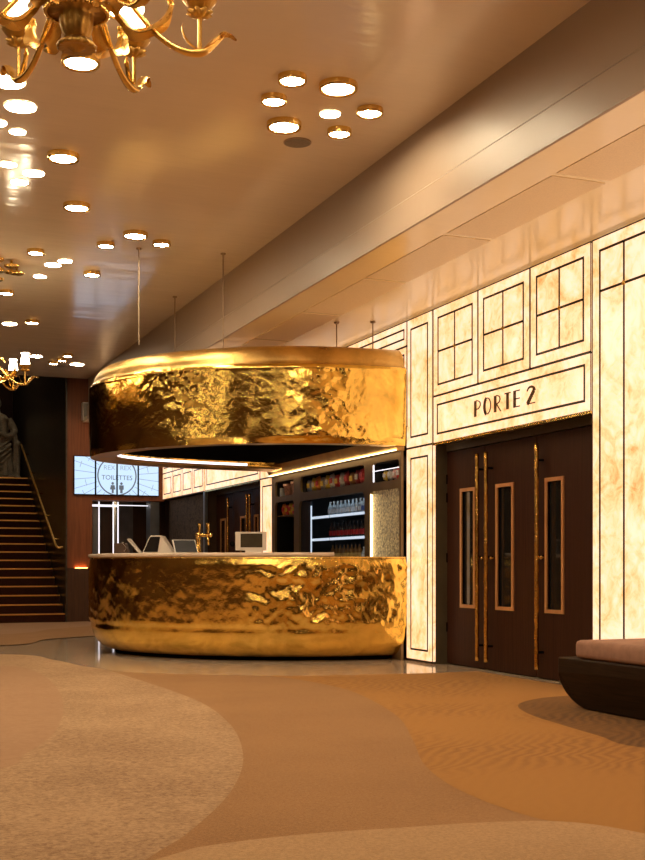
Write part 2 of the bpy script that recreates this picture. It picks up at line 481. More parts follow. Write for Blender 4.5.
# --- lettering PORTE 2
sgn = empty('door_sign', (WX, 9.95, 2.55), 'dark bronze art deco letters reading PORTE 2 above the doors', 'sign')
def letter(spec, pa, pb):
    ya = onX(pa, 405, WX).y; yb = onX(pb, 400, WX).y
    z0, z1 = 2.553, 2.712; w = ya - yb; hh = z1 - z0
    mb = MB(); x0, x1 = WX - .008, WX + .001
    def P(u, v): return (ya - u * w, z0 + v * hh)
    def bar(u0, v0, u1, v1, th):   # stroke with thickness th in metres
        p, q = Vector(P(u0, v0)), Vector(P(u1, v1)); d = (q - p).normalized(); n = Vector((-d.y, d.x)) * th / 2
        mb.prism([p + n, q + n, q - n, p - n], 'x', x0, x1)
    def arc(cu, cv, ru, rv, a0, a1, th0, th1=None, n=14):
        th1 = th1 or th0; pts = []
        for k in range(n + 1):
            a = math.radians(a0 + (a1 - a0) * k / n); pts.append(Vector(P(cu + ru * math.cos(a), cv + rv * math.sin(a))))
        for k in range(n):
            p, q = pts[k], pts[k + 1]; d = (q - p).normalized(); m_ = Vector((-d.y, d.x))
            ta = th0 + (th1 - th0) * k / n; tb = th0 + (th1 - th0) * (k + 1) / n
            mb.prism([p + m_ * ta / 2, q + m_ * tb / 2, q - m_ * tb / 2, p - m_ * ta / 2], 'x', x0, x1)
    T, t = .040, .010
    if spec == 'P': bar(.16, 0, .16, 1, T); arc(.35, .72, .6, .27, -90, 90, t)
    if spec == 'O':
        arc(.5, .5, .5, .49, 0, 360, t, n=28); arc(.38, .5, .26, .46, 95, 265, T * .9)
    if spec == 'R': bar(.16, 0, .16, 1, T); arc(.35, .74, .55, .25, -90, 90, t); bar(.35, .49, 1, 0, t)
    if spec == 'T': bar(.5, 0, .5, 1, T); bar(0, .97, 1, .97, t)
    if spec == 'E':
        bar(.16, 0, .16, 1, T)
        for v in (.03, .5, .97): bar(.16, v, 1, v, t)
    if spec == '2':
        arc(.5, .72, .45, .27, 170, 0, t, T * .8); bar(.88, .74, .1, .04, T); bar(.05, .03, 1, .03, t)
    mb.build('letter', M['letter'], sgn)
for ch, a, b in (('P', 474.6, 481), ('O', 484, 491), ('R', 494.5, 501), ('T', 505, 510.8), ('E', 514, 520), ('2', 527, 535.3)):
    letter(ch, a, b)

# ------------------------------------------------------------------ far end: pier, portal, screens, corridor
YE = 23.0
we = MB()
we.box(4.03, 4.55, YE, YE + .5, 0, 5.2)
we.box(4.55, 5.98, YE, YE + .5, 2.345, 5.2)
WE = struct('wall_end', we, M['wood'], origin=(4.03, YE, 0))
MB().box(4.035, 4.60, YE - .05, YE + .5, 0, 1.03).build('pier_base', M['wooddk'], WE)
MB().box(4.22, 4.45, YE - .035, YE - .01, 1.03, 1.036).build('uplight_strip', simple('amber_uplight', (.9, .5, .2), .5, emis=(1, .34, .09), es=30, var=0), WE)
# corridor beyond the portal
cr = MB()
cr.box(4.3, 4.4, YE + .5, 27, 0, 2.9).box(7.0, 7.1, YE + .5, 27, 0, 2.9).box(4.3, 7.1, 26.9, 27, 0, 2.9).box(4.3, 7.1, YE + .5, 27, 2.6, 2.7)
struct('wall_corridor', cr, M['wooddk'])
tag(MB().box(5.50, 5.86, 25.2, 25.6, 0, 2.6).build('pillar', M['taupe']), 'taupe pillar in the corridor below the toilet displays', 'pillar')
tag(MB().box(5.72, 5.90, YE + .1, YE + .45, 0, 2.34).build('door_jamb_post', M['steel']), 'blue grey steel post at the right side of corridor portal', 'post')
tag(MB().box(4.62, 4.72, YE + .3, YE + .42, 0, 2.2).build('steel_post', M['steel']), 'slim blue grey steel post at the left side of corridor portal', 'post')
vf = empty('lit_door_frame', (5.0, YE + .3, 0), 'white glowing light lines framing the glass corridor doorway', 'light')
for px, t_, b_ in ((99, 2.33, 0), (113.3, 2.33, 0), (118, 2.33, 1.5)):
    q = onY(px, 520, YE + .3)
    MB().box(q.x - .010, q.x + .010, YE + .29, YE + .31, b_, t_).build('light_line', M['tube'], vf)
MB().box(4.56, 5.72, YE + .29, YE + .31, 2.257, 2.273).build('light_line', M['tube'], vf)
MB().box(4.42, 5.4, YE + 1.6, YE + 1.66, 2.30, 2.33).build('light_line', M['tube'], vf)
MB().box(4.42, 4.95, YE + 2.4, YE + 2.45, 2.2, 2.22).build('light_line', M['tube'], vf)

# displays
SX0, SX1, SZ0, SZ1 = 4.185, 5.855, 2.435, 3.185
sw = (SX1 - SX0) / 4
cxs, czs, RR = SX0 + 2 * sw, 2.815, .385
names = ['leftmost lit display with pale sun rays above the corridor portal', 'second lit display from left showing REX and TOILE with a woman icon',
         'third lit display from left showing REX and TTES with a man icon', 'rightmost lit display with pale sun rays next to the onyx wall']
def clipx(mb, a, b):
    bm = bmesh.new(); bv = [bm.verts.new(p) for p in mb.v]
    for f in mb.f:
        try: bm.faces.new([bv[i] for i in f])
        except ValueError: pass
    for co_, no in (((a, 0, 0), (-1, 0, 0)), ((b, 0, 0), (1, 0, 0)), ((0, 0, SZ0 + .016), (0, 0, -1)), ((0, 0, SZ1 - .016), (0, 0, 1))):
        g = bm.verts[:] + bm.edges[:] + bm.faces[:]
        bmesh.ops.bisect_plane(bm, geom=g, plane_co=co_, plane_no=no, clear_outer=True)
    out = MB(); bm.verts.index_update()
    out.add([v.co.copy() for v in bm.verts], [tuple(v.index for v in f.verts) for f in bm.faces]); bm.free()
    return out
rays = MB()
for k in range(30):
    a = 2 * PI * k / 30 + .1
    p, q = Vector((math.cos(a), math.sin(a))) * (RR + .02), Vector((math.cos(a), math.sin(a))) * 1.4
    n = Vector((-p.y, p.x)).normalized() * .006
    rays.prism([(cxs + v.x, czs + v.y) for v in (p + n, q + n, q - n, p - n)], 'y', YE - .0625, YE - .0605)
for k in range(24):
    a = 2 * PI * k / 24 + .23; r_ = .62 + .11 * (k % 3)
    p = Vector((math.cos(a), math.sin(a))) * r_; n = Vector((-p.y, p.x)).normalized()
    u = p.normalized() * .006
    rays.prism([(cxs + v.x, czs + v.y) for v in (p + n * .06 + u, p - n * .06 + u, p - n * .06 - u, p + n * .06 - u)], 'y', YE - .0625, YE - .0605)
ink = MB(); ring = MB(); word = MB()
for k in range(64):
    a, b = 2 * PI * k / 64, 2 * PI * (k + 1) / 64
    ring.prism([(cxs + r * math.cos(w), czs + r * math.sin(w)) for r, w in ((RR, a), (RR, b), (RR - .025, b), (RR - .025, a))], 'y', YE - .0635, YE - .0605)
def put(cx, cz): return lambda v: (cx + v.x, YE - .0620 - v.z, cz + v.y)
for part in (text_mb('TOILETTES', .125, put(cxs, 2.74)),):
    word.add(part.v, part.f)
lite = MB()
for t_ in (text_mb('REX', .125, put(cxs - .15, 2.93)), text_mb('REX', .125, put(cxs + .17, 2.93))): lite.add(t_.v, t_.f)
for sx, skirt in ((-.085, True), (.085, False)):
    cx = cxs + sx
    ink.prism([(cx + .026 * math.cos(k), 2.668 + .026 * math.sin(k)) for k in [2 * PI * j / 12 for j in range(12)]], 'y', YE - .0635, YE - .0605)
    body = [(-.035, 2.635), (.035, 2.635), (.055, 2.55), (.02, 2.55), (.02, 2.48), (-.02, 2.48), (-.02, 2.55), (-.055, 2.55)] if skirt else [(-.045, 2.635), (.045, 2.635), (.045, 2.55), (.024, 2.55), (.024, 2.48), (-.024, 2.48), (-.024, 2.55), (-.045, 2.55)]
    ink.prism([(cx + u, z) for u, z in body], 'y', YE - .0635, YE - .0605)
for k in range(4):
    a, b = SX0 + sw * k, SX0 + sw * (k + 1)
    D = empty('display', ((a + b) / 2, YE, SZ0), names[k], 'screen', 'four portrait displays over the portal')
    MB().box(a + .002, b - .002, YE - .06, YE - .001, SZ0, SZ1).build('housing', M['black'], D)
    MB().box(a + .016, b - .016, YE - .0606, YE - .055, SZ0 + .016, SZ1 - .016).build('lit_panel', M['display'], D)
    for src, mt, nm in ((rays, 'displine', 'sun_rays'), (ink, 'dispink', 'person_icon'), (ring, 'dispink', 'circle_line'), (word, 'dispink', 'lettering'), (lite, 'displine', 'lettering')):
        c = clipx(src, a + .016, b - .016)
        if c.f: c.build(nm, M[mt], D)
q = onY(85, 415, YE)
sp = empty('wall_speaker', (q.x, YE, 3.86), 'small pale loudspeaker box on the red brown pier beside gold canopy', 'speaker')
MB().box(q.x - .07, q.x + .07, YE - .15, YE - .001, 3.86, 4.2).build('cabinet', M['white'], sp, bevel=.01)
MB().box(q.x - .055, q.x + .055, YE - .155, YE - .149, 3.88, 4.18).build('grille', M['grille'], sp)
# dark stone recess in the far bay
tag(MB().box(6.05, 6.44, 20.08, 22.9, 0, 2.36).build('stone_slab', m_marble('brown_mottled_stone', (.02, .014, .009), (.10, .07, .045), .8, 7)), 'dark mottled stone cladding in the far bay behind the beer tap', 'wall cladding', kind='structure')
tag(MB().box(5.90, 5.96, 19.96, 20.05, 0, 2.36).build('steel_mullion', M['steel'], bevel=.01), 'slim grey steel upright between far doors and dark stone', 'post')

# ------------------------------------------------------------------ stairs
RIS, TRD, NS = .17, .28, 18
st = MB(); YS = 22.75
for k in range(NS):
    st.box(-2.2, 3.99, YS + k * TRD, YS + NS * TRD + 2.5, k * RIS, (k + 1) * RIS)
ST_ = struct('staircase', st, M['stair'])
for k in range(NS):
    MB().box(-2.2, 3.985, YS + k * TRD - .012, YS + k * TRD + .055, (k + 1) * RIS - .02, (k + 1) * RIS + .006).build('stair_nosing', M['nosing'], ST_)
struct('wall_stair', MB().box(4.0, 4.03, YS, 30.2, 0, 7).box(4.03, 4.1, YE + .5, 30.2, 0, 7), M['darkstone'])
struct('wall_far', MB().box(-5.5, 4.1, 30.1, 30.3, 0, 7).box(-5.5, 4.2, 22.5, 30.3, 7, 7.1), simple('dark_red_wall', (.05, .012, .008), .7))
hr = empty('stair_handrail', (3.88, 23.1, 1.4), 'brass handrail climbing the dark stone wall beside the stairs', 'handrail')
pts = [(3.985, 23.02, 1.43), (3.90, 23.0, 1.42), (3.88, 23.15, 1.47), (3.88, 27.8, 3.84)]
MB().tube(spline([pts[0], pts[1], pts[2]], 5)[:-1] + [Vector(pts[2]).lerp(Vector(pts[3]), k / 12) for k in range(13)], .022, 10).build('rail', M['satbrass'], hr, smooth=True)
for k in range(5):
    p = Vector(pts[2]).lerp(Vector(pts[3]), .08 + k * .21)
    MB().tube([(3.995, p.y, p.z - .06), (3.93, p.y, p.z - .06), (3.88, p.y, p.z - .02)], .010, 8).build('bracket', M['brass'], hr)
LZ = NS * RIS
post = MB().lathe([(.06, LZ), (.06, LZ + .06), (.035, LZ + .09), (.032, LZ + .75), (.05, LZ + .78), (.05, LZ + .84), (.02, LZ + .88)], (3.83, 27.95, 0), 16)
tag(post.build('newel_post', M['statue'], smooth=True), 'pale stone post standing beside the statue atop the stairs', 'post')
# statue: one carved stone figure on the landing
SXc, SYc = 3.42, 28.5
sm = MB()
sm.box(SXc - .42, SXc + .42, SYc - .3, SYc + .3, LZ, LZ + .12)
rob = [(.40, LZ + .10), (.39, LZ + .3), (.34, LZ + .6), (.29, LZ + .9), (.25, LZ + 1.1), (.27, LZ + 1.3), (.29, LZ + 1.42), (.20, LZ + 1.52), (.085, LZ + 1.57), (.075, LZ + 1.66)]
sm.lathe(rob, (SXc, SYc, 0), 48, mod=lambda w, i: (1 + .07 * math.sin(9 * w + i * .5) * (1 if i < 5 else .25)) * (1 if abs(math.cos(w)) > .5 else .82))
sm.sphere((SXc, SYc - .02, LZ + 1.77), .115, 20, (.86, .98, 1.18))
sm.sphere((SXc, SYc - .135, LZ + 1.76), .022, 8, (.7, 1, 1.4))
sm.sphere((SXc, SYc + .04, LZ + 1.81), .12, 16, (.95, 1, 1.0))
for sx in (-1, 1):
    sm.sphere((SXc + sx * .04, SYc - .112, LZ + 1.785), .018, 8, (1.3, .6, .6)); sm.sphere((SXc + sx * .1, SYc, LZ + 1.765), .025, 8, (.5, 1, 1.4))
sm.tube(spline([(SXc + .25, SYc, LZ + 1.42), (SXc + .40, SYc - .03, LZ + 1.15), (SXc + .22, SYc - .26, LZ + 1.0), (SXc + .02, SYc - .30, LZ + 1.10)], 5), [.10 - .0035 * k for k in range(16)], 12)
sm.tube(spline([(SXc - .25, SYc, LZ + 1.42), (SXc - .38, SYc - .05, LZ + 1.18), (SXc - .22, SYc - .25, LZ + 1.2), (SXc - .03, SYc - .30, LZ + 1.28)], 5), [.10 - .0035 * k for k in range(16)], 12)
for k in range(7):   # swags of drapery across the body
    a = k * .13
    sm.tube(spline([(SXc - .30 + a * .2, SYc - .18, LZ + 1.0 - a), (SXc - .05, SYc - .36 - .03 * math.sin(k), LZ + .72 - a), (SXc + .30, SYc - .20, LZ + .95 - a * .9)], 6), .035, 8)
sm.tube(spline([(SXc + .36, SYc - .12, LZ + 1.15), (SXc + .44, SYc - .08, LZ + .7), (SXc + .40, SYc - .05, LZ + .12)], 8), [.06 + .004 * k for k in range(17)], 10)
stt = sm.build('statue', M['statue'])
rm = stt.modifiers.new('remesh', 'REMESH'); rm.mode = 'VOXEL'; rm.voxel_size = .014; rm.use_smooth_shade = True
tag(stt, 'grey stone statue of a robed figure on the stair landing', 'statue')

# ------------------------------------------------------------------ the gold bar: counter and canopy
CX, CY, EA, EB = 5.90, 14.08, 3.0, 2.02
def ell(t, off=0.0):
    EX = .93
    s_, c_ = math.sin(t), math.cos(t)
    p = Vector((CX - EA * abs(s_) ** EX, CY - EB * math.copysign(abs(c_) ** EX, c_)))
    n = Vector((-s_ / EA, -c_ / EB)).normalized()
    p.y += .5 * max(0, (CX - p.x) / EA) ** 2.4
    return p + n * off
def crumple(u, z, seed, amp=1.0, crk=1.0, floor_=0.0):
    v = Vector((u * .8, z * .9, seed))
    m1 = noise.noise(Vector((u * 1.15, z * .38, seed)))
    mask = max(0.0, min(1.0, .5 + 1.5 * noise.noise(Vector((u * .75, z * .5, seed + 5)))))
    mask = max(mask, floor_)
    rid = 1 - abs(noise.fractal(Vector((u * 2.2 + .5 * m1, z * 3.0, seed + 9)), 1.0, 2.1, 3)) * 2.2
    mid = noise.fractal(Vector((u * 4.5, z * 5.5, seed + 2)), .8, 2.2, 4)
    fold = abs(noise.noise(Vector((u * 1.5 + z * .4, z * .5, seed + 20))))
    w2 = .35 * noise.noise(Vector((u * 3, z * 3, seed)))
    cr = 1 - abs(noise.noise(Vector((u * 6.5 + w2, z * 7.5 - w2, seed + 31))))
    cr2 = 1 - abs(noise.noise(Vector((u * 13 + w2, z * 12, seed + 41))))
    return amp * (.050 * m1 + .030 * fold + crk * mask * (.016 * rid + .014 * mid +   .012 * cr ** 3 + .008 * cr2 ** 2) + .003 * mid)
def sweep(prof, ts, dispf=None, zfix=()):
    mb = MB(); n = len(prof); vs = []; fs = []
    u = 0; prev = None
    for t in ts:
        p0 = ell(t); u += (p0 - prev).length if prev else 0; prev = p0
        for (off, z) in prof:
            d = dispf(u, z) if dispf else 0
            p = ell(t, off + d); vs.append((min(p.x, 5.915), p.y, z))
    for i in range(len(ts) - 1):
        for k in range(n - 1):
            fs.append((i * n + k, (i + 1) * n + k, (i + 1) * n + k + 1, i * n + k + 1))
    return mb.add(vs, fs)
def resample(prof, step):
    out = []
    for (a, b), (c, d) in zip(prof, prof[1:]):
        L = math.hypot(c - a, d - b); n = max(1, int(L / step))
        out += [(a + (c - a) * k / n, b + (d - b) * k / n) for k in range(n)]
    return out + [prof[-1]]
def lint(a, b, n): return [a + (b - a) * k / n for k in range(n + 1)]
TS = lint(.0, PI, 820)

BC = empty('bar_counter', (4.6, 14.0, 0), 'oval bar counter clad in crumpled hammered gold metal', 'bar counter')
arc_ = [(-.30 + .30 * math.sin(a), .38 - .345 * math.cos(a)) for a in lint(0, PI / 2, 10)]
prof = resample([(-.30, .035)] + arc_[1:] + [(0, .40), (.0, 1.165)], .022)
def dcount(u, z):
    w = min(1, max(0, (z - .30) / .12)) * min(1, max(.15, (1.165 - z) / .10))
    return w * crumple(u, z, 3.1, 1.0, 1.75 - 1.4 * min(1, max(0, (u - 1.6) / 1.2)), .45 * min(1, max(0, (2.4 - u) / .9))) - .012 * math.exp(-((z - .36) / .03) ** 2) + .010 * (1 - w) * noise.noise(Vector((u * 2, z * 2, 8)))
sweep(prof, TS, dcount).build('gold_cladding', M['gold2'], BC, smooth=True)
sweep([(-.02, 1.15), (-.03, 1.165), (.0, 1.165), (.012, 1.16), (.012, 1.145)], TS).build('gold_rim', M['brass'], BC, smooth=True)
sweep([(-.30, 0), (-.30, .05)], TS).build('plinth', M['black'], BC)
sweep([(-.62, 0), (-.62, 1.16)], TS).build('inner_panel', M['black'], BC)
sl = lint(.255, PI - .2, 200)
sweep([(.02, 1.167), (.032, 1.178), (.032, 1.200), (.02, 1.210), (-.64, 1.210), (-.65, 1.167), (.02, 1.167)], sl).build('worktop', M['quartz'], BC)
sweep([(-.02, 1.150), (-.62, 1.150)], lint(0.0, .26, 30)).build('service_top', M['bronze'], BC)

BK = empty('bar_canopy', (4.6, 14.0, 2.41), 'oval gold clad canopy hanging above the bar counter', 'canopy')
sh = [(-.03 - .22 * (1 - math.cos(a)), 3.30 + .22 * math.sin(a)) for a in lint(0, PI / 2, 10)]
prof = resample([(0, 2.41), (0, 3.25)] + sh + [(-.45, 3.535)], .015)
def dcan(u, z):
    w = min(1, max(.08, (z - 2.41) / .07)) * min(1, max(.12, (3.32 - z) / .07))
    return w * crumple(u, z, 14.7, 1.0) + .012 * math.exp(-((z - 3.28) / .03) ** 2)
cut = next(i for i, p_ in enumerate(prof) if p_[1] >= 3.27)
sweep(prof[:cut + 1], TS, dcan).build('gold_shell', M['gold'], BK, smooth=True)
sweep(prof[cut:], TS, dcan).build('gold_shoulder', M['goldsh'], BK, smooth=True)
sweep([(0.0, 2.41), (-.30, 2.425), (-.32, 2.44), (-.32, 2.455)], TS).build('gold_lip', M['goldlip'], BK, smooth=False)
sweep([(-.315, 2.455), (-.315, 2.488)], lint(.3, PI - .2, 200)).build('light_strip', M['ledw'], BK)
top = MB(); pts = [ell(t, -.44) for t in lint(.02, PI - .02, 90)]
top.prism([(min(p.x, 5.9), p.y) for p in pts], 'z', 3.48, 3.534); top.build('top_board', M['goldlip'], BK)
sof = MB(); pts = [ell(t, -.31) for t in lint(.02, PI - .02, 90)]
sof.prism([(min(p.x, 5.9), p.y) for p in pts], 'z', 2.51, 2.56); sof.build('dark_soffit', M['black'], BK)
for x, y_, zt in ((3.10, 13.05, CEIL), (4.03, 12.9, CEIL), (4.09, 15.2, CEIL), (5.25, 12.5, SOF), (5.62, 12.32, SOF)):
    MB().tube([(x, y_, 3.52), (x, y_, zt - .002)], .0075, 8).lathe([(.03, zt - .015), (.03, zt - .001)], (x, y_, 0), 12).build('hanging_rod', M['rod'], BK)

# --- back bar unit
XU = 5.875
BU = empty('back_bar_unit', (XU, 14.26, 0), 'dark bronze back bar shelving with rounded openings behind the counter', 'shelving')
U0, U1 = 12.115, 16.41
holes = {'slot': (13.12, 15.27, 2.065, 2.285, .07), 'fridge': (13.12, 15.32, .25, 1.955, .09), 'lu': (15.52, 16.29, 2.06, 2.275, .06),
         'll': (15.52, 16.29, .4, 1.985, .08), 'ru': (12.165, 12.89, 2.045, 2.275, .06), 'gl': (12.165, 12.92, .25, 1.945, .05)}
pl = plate_mesh([[(U0, 0), (U1, 0), (U1, 2.36), (U0, 2.36)]] + [rrect(*h_[:4], h_[4]) for h_ in holes.values()], XU, XU + .03)
pl.build('front_panel', M['bronze'], BU)
ca = MB()
for a, b, c, d, r in [holes['slot'], holes['lu'], holes['ll'], holes['ru']]:
    ca.box(XU + .03, 6.36, a - .02, b + .02, c - .015, c + .005).box(XU + .03, 6.36, a - .02, b + .02, d - .005, d + .02)
    ca.box(XU + .03, 6.36, a - .02, a + .0, c, d).box(XU + .03, 6.36, b, b + .02, c, d).box(6.34, 6.36, a, b, c, d)
ca.build('carcass', M['void'], BU)
tp = simple('bead_glass', (.66, .50, .32), .3, .1, var=.75, vs=38)
_nt = tp.node_tree; bump(_nt, _nt.nodes['Principled BSDF'], tnoise(_nt, coords(_nt, src='Object'), 45, 3), .9, .02)
a, b, c, d, r = holes['gl']
MB().box(XU + .012, XU + .028, a - .02, b + .02, c - .02, d + .02).build('textured_panel', tp, BU)
MB().box(XU - .010, XU + .012, b - .002, b + .010, c + .3, d - .03).build('light_strip', M['ledy'], BU)
# brass band and warm light line over the unit
MB().prism([(XU - .04, 2.36), (XU - .12, 2.50), (XU + .04, 2.50), (XU + .04, 2.36)], 'y', U0, U1).build('top_band', M['goldlip'], BU)
MB().box(XU - .075, XU - .045, U0 + .02, U1 - .05, 2.363, 2.370).build('light_line', M['ledy'], BU)
MB().box(5.88, 5.93, U1, U1 + .035, 0, 2.38).build('edge_trim', M['goldlip'], BU)
a, b, c, d, r = holes['ru']
rk = MB().box(XU - .004, XU + .01, b - .035, b - .02, c + .005, d - .02).box(XU - .004, XU + .01, a, b - .02, d - .10, d - .092)
rk.build('light_frame', M['tube'], BU)

# fridge in its opening
FG = empty('bottle_fridge', (6.15, 14.22, .25), 'open lit bottle fridge built into the back bar unit', 'fridge')
a, b, c, d, r = holes['fridge']
fm = MB().box(XU + .031, 6.42, a - .03, a, c, d + .07).box(XU + .031, 6.42, b, b + .03, c, d + .07).box(6.40, 6.42, a, b, c, d + .07).box(XU + .031, 6.42, a, b, c - .02, c + .02).box(XU + .031, 6.42, a, b, d + .065, d + .075)
fm.build('cabinet', simple('fridge_liner', (.05, .055, .065), .35), FG)
MB().box(XU + .035, XU + .06, b - .36, b - .02, c + .02, d - .02).build('side_frame', simple('dark_blue_grey', (.035, .042, .055), .35), FG)
MB().box(XU + .03, XU + .045, b - .37, b - .355, c + .02, d - .08).build('frame_edge', M['steelglow'], FG)
MB().box(XU + .035, XU + .07, a + .03, b - .4, d + .05, d + .058).build('light_strip', M['fridgeled'], FG)
SHZ = (1.72, 1.425, 1.13)
for z in SHZ:
    s_ = MB().box(XU + .05, 6.38, a + .005, b - .37, z - .015, z).build('shelf', M['steel'], FG)
    MB().box(XU + .04, XU + .052, a + .005, 14.32, z - .028, z + .004).box(XU + .04, XU + .052, 14.36, b - .38, z - .028, z + .004).build('price_rail', M['steelglow'], s_)
ORD = ['first', 'second', 'third', 'fourth', 'fifth', 'sixth', 'seventh', 'eighth', 'ninth', 'tenth', 'eleventh', 'twelfth', 'thirteenth', 'fourteenth']
def bottle(name, x, y, z, h, r, glass, lab, capm, label, cat, group):
    B = empty(name, (x, y, z), label, cat, group)
    MB().lathe([(r * .9, 0), (r, .01), (r, h * .55), (r * .8, h * .66), (r * .36, h * .80), (r * .33, h * .95)], (x, y, z), 12).build('glass_body', glass, B, smooth=True)
    MB().lathe([(r * 1.03, h * .16), (r * 1.03, h * .46)], (x, y, z), 12, caps=False).build('paper_label', lab, B, smooth=True)
    MB().lathe([(r * .42, h * .94), (r * .42, h)], (x, y, z), 10).build('cap', capm, B)
    return B
MM = lambda n, c, **k: simple(n, c, k.pop('r', .3), **k)
clear = MM('clear_water_bottle', (.42, .52, .60), r=.12); cola = MM('cola_bottle', (.03, .018, .015), r=.12); amber = MM('amber_bottle', (.20, .10, .025), r=.15)
redl = MM('red_paper', (.55, .03, .04)); whitel = MM('white_paper', (.7, .75, .8)); goldl = MM('gold_paper', (.55, .38, .12)); bluel = MM('blue_paper', (.08, .14, .4)); capd = MM('dark_cap', (.05, .05, .05))
def brow(n, first, last, z, h, r, glass, lab, capm, what, cat, group):
    proto = None
    for k in range(n):
        y_ = first + (last - first) * k / (n - 1)
        lb = f'{ORD[k]} from left of the {what}'
        if proto is None: proto = bottle('bottle', XU + .13, y_, z, h, r, glass, lab, capm, lb, cat, group)
        else: dup(proto, (XU + .13, y_, z), lb, group)
brow(9, 14.50, 13.52, SHZ[0], .185, .036, clear, whitel, whitel, 'clear white label water bottles in top fridge row', 'bottle', 'water bottles in the top fridge row')
brow(3, 13.43, 13.19, SHZ[0], .19, .034, clear, bluel, bluel, 'clear blue label bottles at right of top fridge row', 'bottle', 'blue label bottles in the fridge')
brow(10, 14.46, 13.36, SHZ[1], .21, .036, cola, redl, capd, 'dark red label cola bottles in middle fridge row', 'bottle', 'cola bottles in the middle fridge row')
brow(2, 13.26, 13.17, SHZ[1], .2, .034, amber, goldl, redl, 'amber yellow label bottles at right of middle fridge row', 'bottle', 'yellow label bottles in the fridge')
brow(8, 14.42, 13.55, SHZ[2], .215, .036, amber, goldl, capd, 'amber gold label bottles in lower fridge row', 'bottle', 'amber bottles in the lower fridge row')
brow(3, 13.42, 13.18, SHZ[2], .17, .034, clear, whitel, whitel, 'short clear bottles at right of lower fridge row', 'bottle', 'short bottles in the lower fridge row')

# snack bags
def bag(x, y, z, w, h, mat, acc, label, group, tilt=0):
    B = empty('snack_bag', (x, y, z), label, 'snack bag', group)
    mb = MB(); n = 8; vs = []; fs = []
    for s_ in (1, -1):
        for i in range(n + 1):
            for k in range(n + 1):
                u, v = i / n * 2 - 1, k / n * 2 - 1
                th = .028 * (1 - abs(u) ** 3) * max(0, 1 - abs(v) ** 4)
                vs.append((x - s_ * th, y + u * w / 2 * (1 - .06 * (1 - abs(v))), z + (v + 1) / 2 * h))
        o = 0 if s_ == 1 else (n + 1) ** 2
        for i in range(n):
            for k in range(n):
                q = o + i * (n + 1) + k; fs.append((q, q + 1, q + n + 2, q + n + 1))
    mb.add(vs, fs); c = Vector((x, y, z))
    R = Matrix.Rotation(tilt, 3, 'X')
    mb.v = [c + R @ (p - c) for p in mb.v]
    lift = z - min(p.z for p in mb.v); mb.v = [p + Vector((0, 0, lift)) for p in mb.v]
    mb.build('foil_bag', mat, B, smooth=True)
    lm = MB(); lm.add([(x - .030, y + a_ * w * .28, z + h * (.5 + b_ * .18)) for a_, b_ in ((-1, -1), (1, -1), (1, 1), (-1, 1))] + [(x - .022, y + a_ * w * .28, z + h * (.5 + b_ * .18)) for a_, b_ in ((-1, -1), (1, -1), (1, 1), (-1, 1))], [(0, 1, 2, 3), (4, 7, 6, 5), (0, 4, 5, 1), (1, 5, 6, 2), (2, 6, 7, 3), (3, 7, 4, 0)])
    lm.v = [c + R @ (p - c) + Vector((0, 0, lift)) for p in lm.v]
    lm.build('printed_label', acc, B)
FO = {'blue grey': (.22, .25, .33), 'yellow': (.70, .40, .05), 'orange': (.60, .20, .04), 'grey': (.25, .22, .2), 'gold': (.62, .38, .06), 'silver': (.45, .42, .38), 'red': (.45, .04, .04), 'brown': (.22, .10, .05), 'dark red': (.25, .03, .03), 'pink': (.55, .30, .26), 'crimson': (.5, .05, .06)}
FM = {k: simple('foil_' + k.replace(' ', '_'), tuple(min(.95, c * 1.5) for c in v), .35, .0, var=.3, vs=30) for k, v in FO.items()}
a, b, c, d, r = holes['slot']
seq = ['blue grey', 'yellow', 'orange', 'grey', 'gold', 'silver', 'red', 'silver', 'dark red', 'brown', 'dark red', 'crimson', 'pink']
for k, cn in enumerate(seq):
    yy = 15.17 - k * (15.17 - 13.22) / (len(seq) - 1)
    bag(XU + .10, yy, c + .006, .150, .180 + .008 * (k % 3 - 1), FM[cn], FM[['gold', 'silver', 'red'][k % 3]], f'{cn} foil snack bag, {ORD[k]} from the left above the fridge', 'snack bags in the slot above the fridge', .10 * math.sin(k * 2.1))
a, b, c, d, r = holes['ru']
for k, cn in enumerate(['gold', 'silver', 'pink', 'red', 'crimson']):
    bag(XU + .10, 12.74 - k * .125, c + .006, .12, .12 + .045 * (k > 2), FM[cn], FM['silver'], f'{cn} snack bag, {ORD[k]} from the left in the right upper cubby', 'snack bags in the right upper cubby', .25 * (k < 3))
a, b, c, d, r = holes['lu']
bw = empty('paper_carton', (XU + .09, 16.2, c + .005), 'narrow white carton at the left in the upper left cubby', 'carton')
MB().box(XU + .06, XU + .12, 16.19, 16.25, c + .005, c + .13).build('carton_body', whitel, bw)
for k, (yy, hh) in enumerate(((15.98, .17), (15.68, .19))):
    t_ = empty('cup_stack', (XU + .12, yy, c + .005), f'{"left" if k == 0 else "right"} pinkish stack of paper cups in the upper left cubby', 'cups', 'cup stacks in the upper left cubby')
    MB().lathe([(.075, 0), (.095, hh * .8), (.105, hh * .82), (.105, hh * .88), (.1, hh * .88), (.106, hh * .95), (.1, hh)], (XU + .12, yy, c + .005), 16).build('stacked_cups', FM['pink'], t_, smooth=True)
a, b, c, d, r = holes['ll']
shf = MB().box(XU + .04, 6.3, a + .003, b - .003, 1.775, 1.79); shf.build('cubby_shelf', M['bronze'], BU)
for k, cn in enumerate(['orange', 'red', 'yellow', 'crimson', 'pink']):
    bag(XU + .10, 16.17 - k * .135, 1.792, .13, .17 - .02 * (k % 2), FM[cn], FM[['red', 'yellow'][k % 2]], f'{cn} snack bag, {ORD[k]} from the left on the lower left cubby shelf', 'snack bags in the lower left cubby')

